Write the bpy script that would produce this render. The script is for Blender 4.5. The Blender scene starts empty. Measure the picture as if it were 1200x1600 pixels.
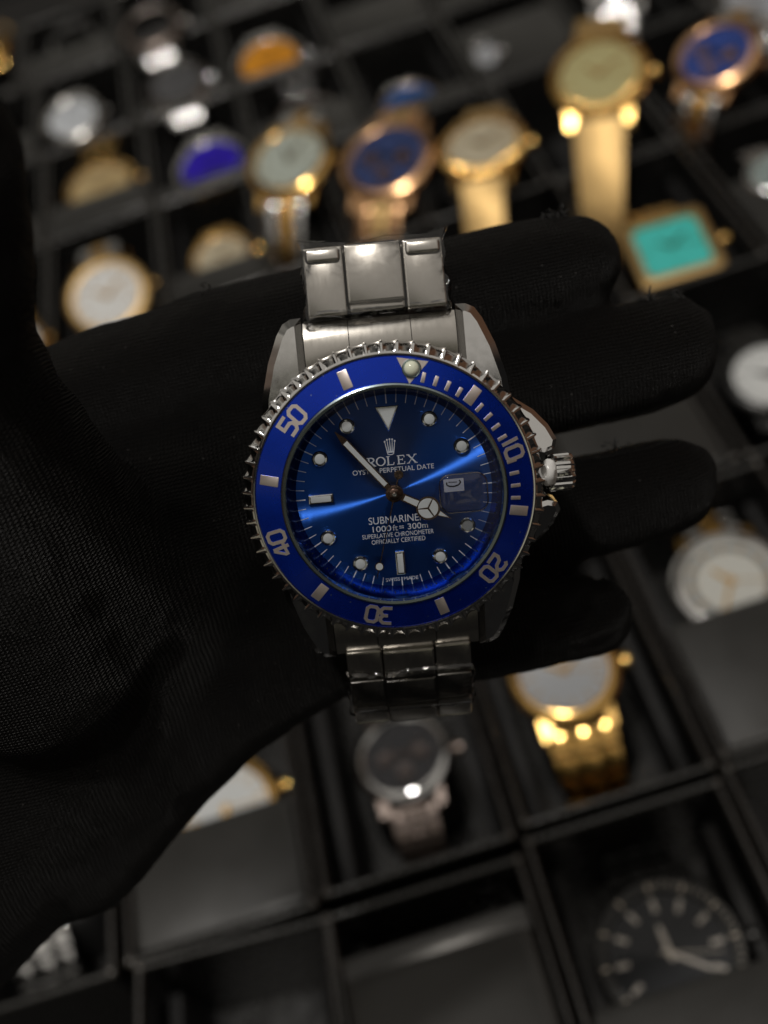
import bpy, bmesh, math, random
from mathutils import Vector, Matrix, noise
random.seed(7)
R_ = math.radians
S = 0.001                       # everything below is written in millimetres
sc = bpy.context.scene
COL = sc.collection

# ------------------------------------------------------------------ camera
F = 1700.0                      # focal length in px of the 1200x1600 photo
D = 300.0                       # camera height above the box rims, mm
def vnorm(a): a = Vector(a); a.normalize(); return a
d1 = vnorm((-510, -1770, F))
d2 = Vector((1, -.38, 0)); d2 = vnorm(d2 - d1 * d1.dot(d2))
nn = d1.cross(d2)
if nn.z < 0: nn = -nn
CAM = Vector((0, 0, D))
def cvdir(p):                   # camera-frame vector (x right, y down, z forward) -> world
    p = Vector(p); return Vector((p.dot(d2), p.dot(d1), -p.dot(nn)))
def at(px, py, depth):          # point seen at a photo pixel, at a depth (mm) from the camera
    return CAM + cvdir(((px - 600) / F * depth, (py - 800) / F * depth, depth))
def onplane(px, py, h):         # point at height h over the box rims
    r = cvdir((px - 600, py - 800, F)); t = (h - D) / r.z
    return CAM + r * t, F * t
cx, cy, cz = cvdir((1, 0, 0)), cvdir((0, -1, 0)), cvdir((0, 0, -1))
camd = bpy.data.cameras.new('camera'); cam = bpy.data.objects.new('camera', camd); COL.objects.link(cam)
M3 = Matrix((cx, cy, cz)).transposed()
cam.matrix_world = Matrix.Translation(CAM * S) @ M3.to_4x4()
camd.sensor_fit = 'VERTICAL'; camd.sensor_height = 36; camd.lens = 36 * F / 1600
camd.clip_start = .005; camd.clip_end = 30
camd.dof.use_dof = True; camd.dof.focus_distance = .145; camd.dof.aperture_fstop = 11
sc.camera = cam

# ------------------------------------------------------------------ world and lamps
w = bpy.data.worlds.new('World'); sc.world = w; w.use_nodes = True
bg = w.node_tree.nodes['Background']; bg.inputs[1].default_value = 1.0
# the room around: dim, painted for metal reflections: beige far, wooden sides, patches behind
wt_ = w.node_tree; wl_ = wt_.links.new
wtc = wt_.nodes.new('ShaderNodeTexCoord'); wmp = wt_.nodes.new('ShaderNodeSeparateXYZ'); wl_(wtc.outputs['Generated'], wmp.inputs[0])
def wm(op, a, b=None, c=None):
    m = wt_.nodes.new('ShaderNodeMath'); m.operation = op
    for i, v in enumerate((a, b, c)):
        if v is None: continue
        if isinstance(v, (int, float)): m.inputs[i].default_value = v
        else: wl_(v, m.inputs[i])
    return m.outputs[0]
def smooth(v, lo, hi):
    m = wt_.nodes.new('ShaderNodeMapRange'); m.interpolation_type = 'SMOOTHSTEP'; m.inputs[1].default_value = lo; m.inputs[2].default_value = hi
    wl_(v, m.inputs[0]); return m.outputs[0]
X_, Y_, Z_ = wmp.outputs
hor = wm('MULTIPLY', smooth(Z_, -.05, .12), wm('SUBTRACT', 1, smooth(Z_, .55, .8)))
far = wm('MULTIPLY', hor, smooth(Y_, -.05, .5)); wood = wm('MULTIPLY', hor, smooth(X_, .35, .75)); wood2 = wm('MULTIPLY', wm('MULTIPLY', hor, smooth(wm('MULTIPLY', X_, -1), .55, .85)), .6)
wns = wt_.nodes.new('ShaderNodeTexNoise'); wns.inputs['Scale'].default_value = 5; wl_(wtc.outputs['Generated'], wns.inputs['Vector'])
patch = smooth(wns.outputs[0], .35, .65)
def wcol(f, col, prev):
    m = wt_.nodes.new('ShaderNodeMix'); m.data_type = 'RGBA'; m.inputs[7].default_value = (*col, 1)
    wl_(f, m.inputs[0])
    if isinstance(prev, tuple): m.inputs[6].default_value = (*prev, 1)
    else: wl_(prev, m.inputs[6])
    return m.outputs[2]
c_ = wcol(wm('MULTIPLY', far, wm('MULTIPLY_ADD', patch, .6, .4)), (.36, .335, .29), (.010, .0095, .009))
c_ = wcol(wm('MAXIMUM', wood, wood2), (.10, .052, .030), c_)
near_ = wm('MULTIPLY', wm('MULTIPLY', hor, smooth(wm('MULTIPLY', Y_, -1), .5, .8)), smooth(wns.outputs[0], .5, .62))  # pale patches added behind the viewer to brighten the lower bracelet
c_ = wcol(near_, (.42, .39, .29), c_)
wl_(c_, bg.inputs[0])
def area(name, loc, target, size, power, col, sy=None, shape='RECTANGLE'):
    l = bpy.data.lights.new(name, 'AREA'); l.shape = shape; l.size = size; l.energy = power; l.color = col
    if sy or shape == 'RECTANGLE': l.size_y = sy or size
    o = bpy.data.objects.new(name, l); COL.objects.link(o); o.location = loc
    o.rotation_euler = (Vector(target) - Vector(loc)).to_track_quat('-Z', 'Y').to_euler()
    return o
W_ = (1, .93, .83)
def camloc(x, y, z):            # metres, in the camera's own axes (x right, y up, z towards the viewer)
    return CAM * S + cx * x + cy * y + cz * z
tgt = at(615, 771, 150) * S
up = Vector((-.24, .635, .73))
area('ceiling_panel', Vector((.1, -.25, 2.1)), (.1, -.25, 0), 3.4, 14, W_, 2.9)
for dx, dy, pw, cc in ((0, 0, 7.5, (1, .95, .88)), (.13, -.23, 3.3, (1, .92, .82)), (-.15, .28, 3.7, (1, .97, .94))):
    area('ceiling_spot', camloc(-.52 + dx, .95 + dy, 1.12), tgt, .10, pw, cc, shape='DISK')
sc.view_settings.view_transform = 'Standard'; sc.view_settings.look = 'None'
sc.view_settings.exposure = 0; sc.view_settings.gamma = 1
sc.render.engine = 'CYCLES'
sc.cycles.max_bounces = 8; sc.cycles.transparent_max_bounces = 12; sc.cycles.sample_clamp_indirect = 4

# ------------------------------------------------------------------ materials
def nd(t, typ, **k):
    n = t.nodes.new(typ)
    for a, b in k.items(): setattr(n, a, b)
    return n
def pm(name, col, metal=0, rough=.5, **k):
    m = bpy.data.materials.new(name); m.use_nodes = True
    p = m.node_tree.nodes['Principled BSDF']
    p.inputs['Base Color'].default_value = (*col, 1); p.inputs['Metallic'].default_value = metal
    p.inputs['Roughness'].default_value = rough
    for a, b in k.items(): p.inputs[a.replace('_', ' ')].default_value = b
    return m
def P(m): return m.node_tree.nodes['Principled BSDF']
def vary(m, scale, lo, hi, inp='Roughness', stretch=(1, 1, 1), detail=4):
    t = m.node_tree; tc = nd(t, 'ShaderNodeTexCoord'); mp = nd(t, 'ShaderNodeMapping'); mp.inputs[3].default_value = stretch
    n = nd(t, 'ShaderNodeTexNoise'); n.inputs['Scale'].default_value = scale; n.inputs['Detail'].default_value = detail
    r = nd(t, 'ShaderNodeMapRange'); r.inputs[1].default_value = .3; r.inputs[2].default_value = .7
    r.inputs[3].default_value = lo; r.inputs[4].default_value = hi
    t.links.new(tc.outputs['Object'], mp.inputs[0]); t.links.new(mp.outputs[0], n.inputs['Vector'])
    t.links.new(n.outputs[0], r.inputs[0]); t.links.new(r.outputs[0], P(m).inputs[inp]); return n
def bump(m, src, strength, dist):
    b = nd(m.node_tree, 'ShaderNodeBump'); b.inputs['Strength'].default_value = strength; b.inputs['Distance'].default_value = dist
    m.node_tree.links.new(src, b.inputs['Height']); m.node_tree.links.new(b.outputs[0], P(m).inputs['Normal'])

steel = pm('polished steel', (.62, .62, .62), 1, .12); vary(steel, 700, .06, .13)
brushed = pm('brushed steel', (.44, .425, .40), 1, .24); vary(brushed, 1600, .21, .27, stretch=(1, .06, 1))
gunsteel = pm('brown steel', (.26, .21, .185), 1, .3)
gold = pm('yellow gold plate', (.76, .47, .15), 1, .2); vary(gold, 400, .09, .2)
goldb = pm('brushed gold plate', (.62, .42, .18), 1, .40)
rose = pm('rose gold plate', (.80, .47, .24), 1, .22)
blackm = pm('black coated steel', (.03, .03, .03), .7, .3)
darkm = pm('dark brown metal', (.16, .10, .075), 1, .22)
lume = pm('pale lume paint', (.62, .64, .62), 0, .5)
print_ = pm('silver dial print', (.62, .66, .72), 0, .4)
numpaint = pm('silver pink numeral paint', (.68, .61, .59), .85, .36)
pearl = pm('glass pearl', (.72, .76, .62), 0, .1)
white_bead = pm('white plastic bead', (.62, .62, .62), 0, .25)
datew = pm('white date disc', (.60, .62, .66), 0, .4)
inkm = pm('black print', (.01, .01, .012), 0, .4)
# blue bezel insert
ins = pm('blue anodised insert', (.005, .045, .60), .92, .30, Coat_Weight=.3, Coat_Roughness=.1); vary(ins, 300, .20, .30)
t = ins.node_tree; tc = nd(t, 'ShaderNodeTexCoord'); vo = nd(t, 'ShaderNodeTexVoronoi'); vo.inputs['Scale'].default_value = 700; t.links.new(tc.outputs['Object'], vo.inputs['Vector'])
lt = nd(t, 'ShaderNodeMath', operation='LESS_THAN'); lt.inputs[1].default_value = .07; t.links.new(vo.outputs['Distance'], lt.inputs[0])
mc = nd(t, 'ShaderNodeMix', data_type='RGBA'); mc.inputs[6].default_value = (.005, .045, .60, 1); mc.inputs[7].default_value = (.22, .27, .6, 1)
t.links.new(lt.outputs[0], mc.inputs[0]); t.links.new(mc.outputs[2], P(ins).inputs['Base Color'])
# sunburst dial: radial brushing
dialm = pm('blue sunburst dial', (.004, .013, .075), 1, .34); t = dialm.node_tree
tn = nd(t, 'ShaderNodeTangent'); tn.direction_type = 'RADIAL'; tn.axis = 'Z'
an = nd(t, 'ShaderNodeBsdfAnisotropic'); an.inputs['Color'].default_value = (.035, .15, .64, 1); an.inputs['Roughness'].default_value = .33; an.inputs['Anisotropy'].default_value = -.82
t.links.new(tn.outputs[0], an.inputs['Tangent'])
mx = nd(t, 'ShaderNodeMixShader'); mx.inputs[0].default_value = .55
t.links.new(P(dialm).outputs[0], mx.inputs[1]); t.links.new(an.outputs[0], mx.inputs[2]); t.links.new(mx.outputs[0], t.nodes['Material Output'].inputs[0])
rehm = pm('blue inner ring', (.025, .085, .32), 1, .22)
ringm = pm('steel rim of crystal', (.30, .36, .38), 1, .25)
def glassy(name, tint, ior, rough=.02, facing=.0):
    m = bpy.data.materials.new(name); m.use_nodes = True; t = m.node_tree
    t.nodes.remove(t.nodes['Principled BSDF']); out = t.nodes['Material Output']
    tr = nd(t, 'ShaderNodeBsdfTransparent'); tr.inputs[0].default_value = (*tint, 1)
    gl = nd(t, 'ShaderNodeBsdfGlossy'); gl.inputs['Roughness'].default_value = rough
    fr = nd(t, 'ShaderNodeFresnel'); fr.inputs[0].default_value = ior
    mx = nd(t, 'ShaderNodeMixShader')
    t.links.new(fr.outputs[0], mx.inputs[0]); t.links.new(tr.outputs[0], mx.inputs[1]); t.links.new(gl.outputs[0], mx.inputs[2])
    t.links.new(mx.outputs[0], out.inputs[0]); return m
crystal_m = glassy('watch crystal', (.97, .98, 1), 1.22)
mag_m = glassy('date magnifier', (.80, .81, .86), 1.5)
edge_m = glassy('polished lens edge', (.75, .78, .85), 2.4, .12)
film = glassy('clear plastic film', (.95, .95, .95), 1.6, .07)
t = film.node_tree; nz = nd(t, 'ShaderNodeTexNoise'); nz.inputs['Scale'].default_value = 230; nz.inputs['Detail'].default_value = 3; nz.inputs['Distortion'].default_value = 2
tc = nd(t, 'ShaderNodeTexCoord'); t.links.new(tc.outputs['Object'], nz.inputs['Vector'])
bp = nd(t, 'ShaderNodeBump'); bp.inputs['Strength'].default_value = .4; bp.inputs['Distance'].default_value = .0003
t.links.new(nz.outputs[0], bp.inputs['Height'])
for n in t.nodes:
    if n.type in ('BSDF_GLOSSY', 'FRESNEL'): t.links.new(bp.outputs[0], n.inputs['Normal'])
# boxes
leather = pm('black leatherette', (.011, .0108, .0105), 0, .3, Specular_IOR_Level=1.0)
n_ = vary(leather, 120, .2, .34); bump(leather, n_.outputs[0], .25, .0004)
flapm = pm('charcoal leatherette', (.018, .0178, .0167), 0, .55, Specular_IOR_Level=.5)
n_ = vary(flapm, 60, .36, .5); bump(flapm, n_.outputs[0], .3, .0008)
cornerm = pm('glint-lightened leatherette corner', (.055, .052, .048), 0, .25, Specular_IOR_Level=.9)  # leatherette lightened to paint in the glint at the box corners
lipm = pm('glossy black leatherette', (.03, .03, .03), 0, .3, Specular_IOR_Level=.8)
velvet = pm('black velvet', (.006, .006, .006), 0, .9, Specular_IOR_Level=.15)
pillowm = pm('black cushion cloth', (.008, .008, .0085), 0, .6)
tablem = pm('dark table cloth', (.008, .008, .008), 0, .9)
# knitted glove
knit = pm('black knitted yarn', (.0034, .0033, .0033), 0, .53, Specular_IOR_Level=.25)
t = knit.node_tree; L = t.links.new
tc = nd(t, 'ShaderNodeTexCoord'); mp = nd(t, 'ShaderNodeMapping')
dn = nd(t, 'ShaderNodeTexNoise'); dn.inputs['Scale'].default_value = 130; dn.inputs['Detail'].default_value = 4
sub = nd(t, 'ShaderNodeVectorMath', operation='SUBTRACT'); sub.inputs[1].default_value = (.5, .5, .5)
scl = nd(t, 'ShaderNodeVectorMath', operation='SCALE'); scl.inputs[3].default_value = .0009
add = nd(t, 'ShaderNodeVectorMath', operation='ADD')
L(tc.outputs['Object'], dn.inputs['Vector']); L(dn.outputs['Color'], sub.inputs[0]); L(sub.outputs[0], scl.inputs[0])
L(tc.outputs['Object'], add.inputs[0]); L(scl.outputs[0], add.inputs[1])
sx = nd(t, 'ShaderNodeSeparateXYZ'); L(add.outputs[0], sx.inputs[0])
def mth(op, a, b=None):
    m = nd(t, 'ShaderNodeMath', operation=op)
    for i, v in enumerate((a, b)):
        if v is None: continue
        if isinstance(v, (int, float)): m.inputs[i].default_value = v
        else: L(v, m.inputs[i])
    return m.outputs[0]
# ribs run along x, stacked in (y + z/2) so that the sides of the fingers carry them too
across = mth('MULTIPLY', mth('ADD', sx.outputs[1], mth('MULTIPLY', sx.outputs[2], .25)), 2 * math.pi / .00052)
along = mth('MULTIPLY', sx.outputs[0], 2 * math.pi / .00058)
rib = mth('ABSOLUTE', mth('SINE', mth('MULTIPLY', across, .5)))
vee = mth('SINE', mth('ADD', along, mth('MULTIPLY', mth('SINE', across), 1.2)))
hgt = mth('ADD', mth('MULTIPLY', rib, .40), mth('MULTIPLY', mth('MULTIPLY', mth('ADD', vee, .3), rib), .62))
fz = nd(t, 'ShaderNodeTexNoise'); fz.inputs['Scale'].default_value = 3200; fz.inputs['Detail'].default_value = 3
L(tc.outputs['Object'], fz.inputs['Vector'])
hgt = mth('ADD', hgt, mth('MULTIPLY', fz.outputs[0], .8))
bump(knit, hgt, 1.0, .0014)
# pale lint caught in the yarn
vo = nd(t, 'ShaderNodeTexVoronoi'); vo.inputs['Scale'].default_value = 520; L(tc.outputs['Object'], vo.inputs['Vector'])
n2 = nd(t, 'ShaderNodeTexNoise'); n2.inputs['Scale'].default_value = 70; L(tc.outputs['Object'], n2.inputs['Vector'])
lint = mth('MULTIPLY', mth('LESS_THAN', vo.outputs['Distance'], .05), mth('GREATER_THAN', n2.outputs[0], .48))
mixc = nd(t, 'ShaderNodeMix', data_type='RGBA'); mixc.inputs[6].default_value = (.0034, .0033, .0033, 1); mixc.inputs[7].default_value = (.16, .155, .15, 1)
L(lint, mixc.inputs[0]); L(mixc.outputs[2], P(knit).inputs['Base Color'])
yarn = pm('loose black fibre', (.012, .012, .012), 0, .8)

# ------------------------------------------------------------------ mesh helpers (mm)
def obj(name, bm, mats, parent=None, sharp=32, label=None):
    bmesh.ops.recalc_face_normals(bm, faces=bm.faces)
    a = math.radians(sharp)
    for e in bm.edges:
        if len(e.link_faces) == 2: e.smooth = e.calc_face_angle(0) < a
    for f in bm.faces: f.smooth = True
    bmesh.ops.scale(bm, vec=(S, S, S), verts=bm.verts)
    me = bpy.data.meshes.new(name); bm.to_mesh(me); bm.free()
    for m in (mats if isinstance(mats, (list, tuple)) else [mats]): me.materials.append(m)
    o = bpy.data.objects.new(name, me); COL.objects.link(o)
    if parent: o.parent = parent
    if label: o['label'] = label
    return o
def thing(name, label, cat, group=None, mat=None):
    o = bpy.data.objects.new(name, None); COL.objects.link(o); o.empty_display_size = .01
    o['label'] = label; o['category'] = cat
    if group: o['group'] = group
    if mat is not None: o.matrix_world = mat
    return o
def loft(bm, loops, cap0=True, cap1=True, mi=0):
    vs = [[bm.verts.new(p) for p in l] for l in loops]; n = len(vs[0])
    for a, b in zip(vs, vs[1:]):
        for i in range(n):
            f = bm.faces.new((a[i], a[(i + 1) % n], b[(i + 1) % n], b[i])); f.material_index = mi
    if cap0: bm.faces.new(vs[0][::-1]).material_index = mi
    if cap1: bm.faces.new(vs[-1]).material_index = mi
    return bm
def circ(r, z, n=96, c=(0, 0)): return [(c[0] + r * math.cos(2 * math.pi * i / n), c[1] + r * math.sin(2 * math.pi * i / n), z) for i in range(n)]
def rrect(w, l, r, z, n=5, c=(0, 0)):
    r = max(.01, min(r, w / 2 - .001, l / 2 - .001)); out = []
    for k, (sx_, sy_) in enumerate(((1, 1), (-1, 1), (-1, -1), (1, -1))):
        for i in range(n + 1):
            a = math.pi / 2 * (k + i / n)
            out.append((c[0] + sx_ * (w / 2 - r) + r * math.cos(a), c[1] + sy_ * (l / 2 - r) + r * math.sin(a), z))
    return out
def lathe(prof, n=96, closed=False, bm=None, c=(0, 0), mi=0):
    bm = bm or bmesh.new()
    loops = [circ(r, z, n, c) for r, z in prof]
    if closed: loops.append(loops[0])
    return loft(bm, loops, not closed, not closed, mi)
def ring(prof, n=96, bm=None):   # closed profile, no caps
    bm = bm or bmesh.new(); vs = [[bm.verts.new(p) for p in circ(r, z, n)] for r, z in prof]
    for a, b in zip(vs, vs[1:] + vs[:1]):
        for i in range(n): bm.faces.new((a[i], a[(i + 1) % n], b[(i + 1) % n], b[i]))
    return bm
def box(bm, w, l, h, M=None, bev=.3, r=None, mi=0, taper=1):
    # block with bevelled top and bottom edges, centred, its width along x, length along y
    M = M or Matrix.Identity(4); b = min(bev, h * .45, w * .3, l * .3); rr = r if r is not None else b
    loops = []
    for z, ins_ in ((-h / 2, b), (-h / 2 + b * .3, b * .3), (-h / 2 + b, 0), (h / 2 - b, 0), (h / 2 - b * .3, b * .3), (h / 2, b)):
        loops.append([M @ Vector(p) for p in rrect(w - 2 * ins_, l - 2 * ins_, max(rr - ins_, .05), z, 3)])
    return loft(bm, loops, mi=mi)
def prism(bm, poly, z0, z1, bev=.15, mi=0, M=None):
    # polygon with thickness, top slightly inset (z may be a function of x, y)
    c = Vector((sum(p[0] for p in poly) / len(poly), sum(p[1] for p in poly) / len(poly)))
    f0 = z0 if callable(z0) else (lambda x, y: z0); f1 = z1 if callable(z1) else (lambda x, y: z1)
    def inset(k):
        out = []
        n = len(poly)
        for i in range(n):
            p = Vector(poly[i][:2]); a = (Vector(poly[i - 1][:2]) - p); b = (Vector(poly[(i + 1) % n][:2]) - p)
            if a.length < 1e-6 or b.length < 1e-6: out.append(p); continue
            a.normalize(); b.normalize(); bi = a + b
            if bi.length < 1e-4: bi = Vector((-a.y, a.x))
            bi.normalize(); s = abs(a.x * bi.y - a.y * bi.x)
            q1 = p + bi * k / max(s, .35); q2 = p - bi * k / max(s, .35)
            crs = (b.x * a.y - b.y * a.x)
            out.append(q1 if crs * ARE > 0 else q2)
        return out
    ar = sum(poly[i][0] * poly[(i + 1) % len(poly)][1] - poly[(i + 1) % len(poly)][0] * poly[i][1] for i in range(len(poly)))
    ARE = 1 if ar > 0 else -1
    base = [Vector(p[:2]) for p in poly]; top = inset(bev)
    M = M or Matrix.Identity(4)
    loops = [[M @ Vector((p.x, p.y, f0(p.x, p.y))) for p in base],
             [M @ Vector((p.x, p.y, f1(p.x, p.y) - bev)) for p in base],
             [M @ Vector((p.x, p.y, f1(p.x, p.y))) for p in top]]
    return loft(bm, loops, mi=mi)
def bar(bm, a, b, wd, z0, z1, mi=0, w2=None):   # flat stroke from a to b
    a = Vector(a); b = Vector(b); d = (b - a).normalized(); n = Vector((-d.y, d.x)); w2 = w2 if w2 is not None else wd
    prism(bm, [a - n * wd / 2, b - n * w2 / 2, b + n * w2 / 2, a + n * wd / 2], z0, z1, .01, mi)
def tube(bm, pts, rad, n=6, mi=0):
    loops = []
    for i, p in enumerate(pts):
        d = (Vector(pts[min(i + 1, len(pts) - 1)]) - Vector(pts[max(i - 1, 0)])).normalized()
        u = d.orthogonal().normalized(); v = d.cross(u); r = rad[i] if isinstance(rad, (list, tuple)) else rad
        loops.append([Vector(p) + (u * math.cos(2 * math.pi * k / n) + v * math.sin(2 * math.pi * k / n)) * r for k in range(n)])
    # keep neighbouring rings aligned
    for j in range(1, len(loops)):
        best = min(range(n), key=lambda s: (loops[j][s] - loops[j - 1][0] - Vector(pts[j]) + Vector(pts[j - 1])).length)
        loops[j] = loops[j][best:] + loops[j][:best]
    return loft(bm, loops, mi=mi)
def text_bm(txt, height, width, M):   # lettering from Blender's own font, fitted to a width and a cap height
    cu = bpy.data.curves.new('lettering', 'FONT'); cu.body = txt; cu.align_x = 'CENTER'; cu.size = 1; cu.extrude = .02; cu.offset = 0
    o = bpy.data.objects.new('lettering', cu); COL.objects.link(o)
    dg = bpy.context.evaluated_depsgraph_get(); me = bpy.data.meshes.new_from_object(o.evaluated_get(dg))
    bpy.data.objects.remove(o); bm = bmesh.new(); bm.from_mesh(me); bpy.data.meshes.remove(me)
    xs = [v.co.x for v in bm.verts]; ys = [v.co.y for v in bm.verts]
    cap = .7
    for v in bm.verts:
        v.co = M @ Vector(((v.co.x - (min(xs) + max(xs)) / 2) * width / (max(xs) - min(xs)), v.co.y * height / cap, v.co.z * .5))
    return bm
def merge(bm, other, mi=0):
    me = bpy.data.meshes.new('tmp'); other.to_mesh(me); other.free(); k = len(bm.faces)
    bm.from_mesh(me); bpy.data.meshes.remove(me)
    bm.faces.ensure_lookup_table()
    for f in bm.faces[k:]: f.material_index = mi
T = Matrix.Translation
def RZ(a): return Matrix.Rotation(a, 4, 'Z')
def RX(a): return Matrix.Rotation(a, 4, 'X')
def polar(deg, r): return (r * math.sin(R_(deg)), r * math.cos(R_(deg)))   # clock angle, 0 = twelve

# ================================================================== THE SETTING
bm = bmesh.new(); box(bm, 1400, 1500, 4, T((0, 330, -52.1)), .5)
o = obj('table_surface', bm, tablem); o['kind'] = 'structure'

# ================================================================== DISPLAY BOXES
def display_box(u0, u1, v0, v1, label, flap=None, cushion=True, rot=0, flap_tilt=0, sink=0, thick=3.6, fb=1.4):
    W, Lh = (u1 - u0) * D, (v1 - v0) * D
    t = thing('display_box', label, 'display box', 'open black display boxes on the table',
              T(Vector(((u0 + u1) / 2 * D, (v0 + v1) / 2 * D, -50 - sink)) * S) @ RZ(R_(rot)))
    W -= .4; Lh -= .6; wl = 2.3
    prof = [(0, 0), (.35, 47.2)] + [(wl / 2 - (wl / 2) * math.cos(math.pi * k / 8), 48.8 + 1.25 * math.sin(math.pi * k / 8)) for k in range(9)] + [(wl - .1, 47.2), (wl + .4, 4)]
    bm = bmesh.new(); loft(bm, [rrect(W - 2 * i, Lh - 2 * i, 2.6 - i * .7, z) for i, z in prof])
    obj('shell', bm, leather, t)
    # leatherette folded over the rim: a small raised pleat in each corner
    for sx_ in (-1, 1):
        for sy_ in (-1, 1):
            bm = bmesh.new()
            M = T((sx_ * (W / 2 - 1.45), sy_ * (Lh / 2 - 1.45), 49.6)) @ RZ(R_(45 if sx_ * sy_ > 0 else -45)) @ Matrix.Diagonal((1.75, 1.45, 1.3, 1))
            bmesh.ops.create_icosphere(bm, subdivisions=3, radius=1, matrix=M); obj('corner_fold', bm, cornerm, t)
    if cushion:
        cw, cl = W * .52, Lh * .46
        bm = bmesh.new(); loops = []
        for k in range(9):
            a = math.pi / 2 * k / 8; z = 3.5 + 24 * math.sin(a); s = .72 + .28 * math.cos(a)
            loops.append(rrect(cw * s, cl * s, 8, z))
        loft(bm, loops); obj('cushion', bm, pillowm, t)
        # padded side wall liners
        for sx_ in (-1, 1):
            bm = bmesh.new(); box(bm, 4.5, Lh - 10, 30, T((sx_ * (W / 2 - 6.2), 0, 19.5)), 2); obj('side_pad', bm, pillowm, t)
    if flap:
        y0 = -Lh / 2 + wl + .4; y1 = flap * D - (v0 + v1) / 2 * D
        M = T((0, y0, 47.6)) @ RX(R_(flap_tilt)) @ T((0, (y1 - y0) / 2, 0))
        bm = bmesh.new(); box(bm, W - 2 * wl - 1, y1 - y0, thick, M, fb, r=3)
        fl_ = obj('inner_flap', bm, flapm, t)
        if thick > 5:      # the stiff raised lip along its far edge
            bm = bmesh.new(); box(bm, W - 2 * wl - 1, 7.5, 3, T((0, y1 + 1.5, 52.2)) @ RX(R_(12)) @ Matrix.Rotation(R_(-2.5), 4, 'Y'), 1.2, r=1.5); obj('flap_lip', bm, lipm, fl_)
    return t
BX = [
 (-.423, -.223, .108, .4545, 'empty black box at the bottom edge, left of the box with the bright edged flap', None, -3),
 (-.221, -.02, .100, .449, 'black box closed by a wide grey flap with bright far edge, bottom middle', .380, 0, 2.5, 0),
 (-.016, .183, .108, .4625, 'black box holding the black dive watch', .296, 0),
 (.187, .385, .116, .473, 'empty looking black box at the right edge beside the box with the black dive watch', None, 0),
 (-.632, -.432, .452, .796, 'black box holding the steel bracelet at the lower left corner', None, 0),
 (-.423, -.223, .457, .800, 'black box whose grey flap covers half of the white dial watch beside the glove', .588, 0),
 (-.219, -.02, .463, .806, 'black box holding the brown steel watch below the held wristwatch', None, 0),
 (-.014, .185, .470, .812, 'black box holding the gold watch half hidden under the little finger', None, 0),
 (.19, .385, .476, .820, 'black box with a grey flap over half of the gold rimmed white watch at right', .640, 0),
 (.165, .365, .826, 1.150, 'black box with a grey flap seen between the fingertips of the glove', 1.03, 0),
 (.372, .58, .824, 1.165, 'black box holding the black rimmed white dial watch cut by the right edge', None, 0),
 (.348, .553, 1.156, 1.486, 'black box holding the square turquoise watch', None, 0),
 (.562, .765, 1.17, 1.495, 'black box with a grey flap at the right edge above the square turquoise watch', 1.34, 0),
 (-.51, -.305, 1.490, 1.830, 'black box holding the big white dial watch above the glove at the left', None, 0),
 (-.72, -.515, 1.490, 1.825, 'black box mostly hidden behind the thumb, holding a gold rimmed watch', None, 0),
 (-.300, -.125, 1.490, 1.830, 'black box whose flap covers half of the cream gold watch above the glove', 1.585, 0),
 (-.120, .012, 1.490, 1.835, 'narrow black box holding the two tone watch with a pale dial', None, 0),
 (.016, .138, 1.490, 1.838, 'narrow black box holding the rose gold watch with blue dial', None, 0),
 (.142, .339, 1.490, 1.840, 'black box holding the fluted gold watch behind the bracelet', None, 0),
 (.345, .553, 1.492, 1.845, 'black box holding the large all gold watch', None, 0),
 (.560, .765, 1.500, 1.850, 'black box under the bracelet end of the blue chronograph at the upper right', None, 0),
 (-.52, -.312, 1.838, 2.165, 'black box whose flap covers all but the top of the gold oval watch', 1.945, 0),
 (-.72, -.525, 1.835, 2.165, 'black box at the left edge hidden behind the thumb tip', 1.94, 0),
 (-.306, -.105, 1.840, 2.168, 'black box whose flap covers part of the violet dial watch', 1.875, 0),
 (-.1, .108, 1.844, 2.170, 'black box whose flap hides most of the grey watch', 1.985, 0),
 (.114, .32, 1.848, 2.172, 'black box whose flap covers half of the light blue dial watch', 1.895, 0),
 (.327, .54, 1.852, 2.176, 'black box holding the small steel crown piece at the top', 2.08, 0),
 (.547, .765, 1.858, 2.18, 'black box holding the steel bracelet at the top edge', None, 0),
 (-.54, -.335, 2.172, 2.515, 'black box holding the shiny white dial watch at the upper left', None, 0),
 (-.328, -.120, 2.176, 2.520, 'black box holding the grey steel watch with two bright glints', 2.235, 0),
 (-.114, .102, 2.178, 2.522, 'black box whose flap covers part of the orange dial watch', 2.2, 0),
 (.11, .322, 2.18, 2.525, 'black box with a grey flap at the top middle, no watch to be seen', 2.36, 0),
 (.33, .545, 2.184, 2.53, 'black box holding the dark blue watch at the top edge', 2.26, 0),
 (-.80, -.593, 2.52, 2.87, 'black box in the top left corner', None, 0),
 (-.585, -.355, 2.524, 2.87, 'black box holding a watch that shows only two faint glints', 2.66, 0),
 (-.348, -.130, 2.528, 2.87, 'black box holding the brown steel bracelet at the top left', None, 0),
 (-.124, .1, 2.532, 2.88, 'black box with a grey flap left of the top middle, above the orange dial watch', 2.74, 0),
 (-.75, -.547, 2.17, 2.515, 'black box cut by the left edge beside the shiny white dial watch', 2.3, 0),
]
for b in BX:
    display_box(*b[:5], flap=b[5], rot=b[6], flap_tilt=b[7] if len(b) > 7 else 0, thick=8 if len(b) > 7 else 3.6, fb=3.4 if len(b) > 7 else 1.4)

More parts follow.
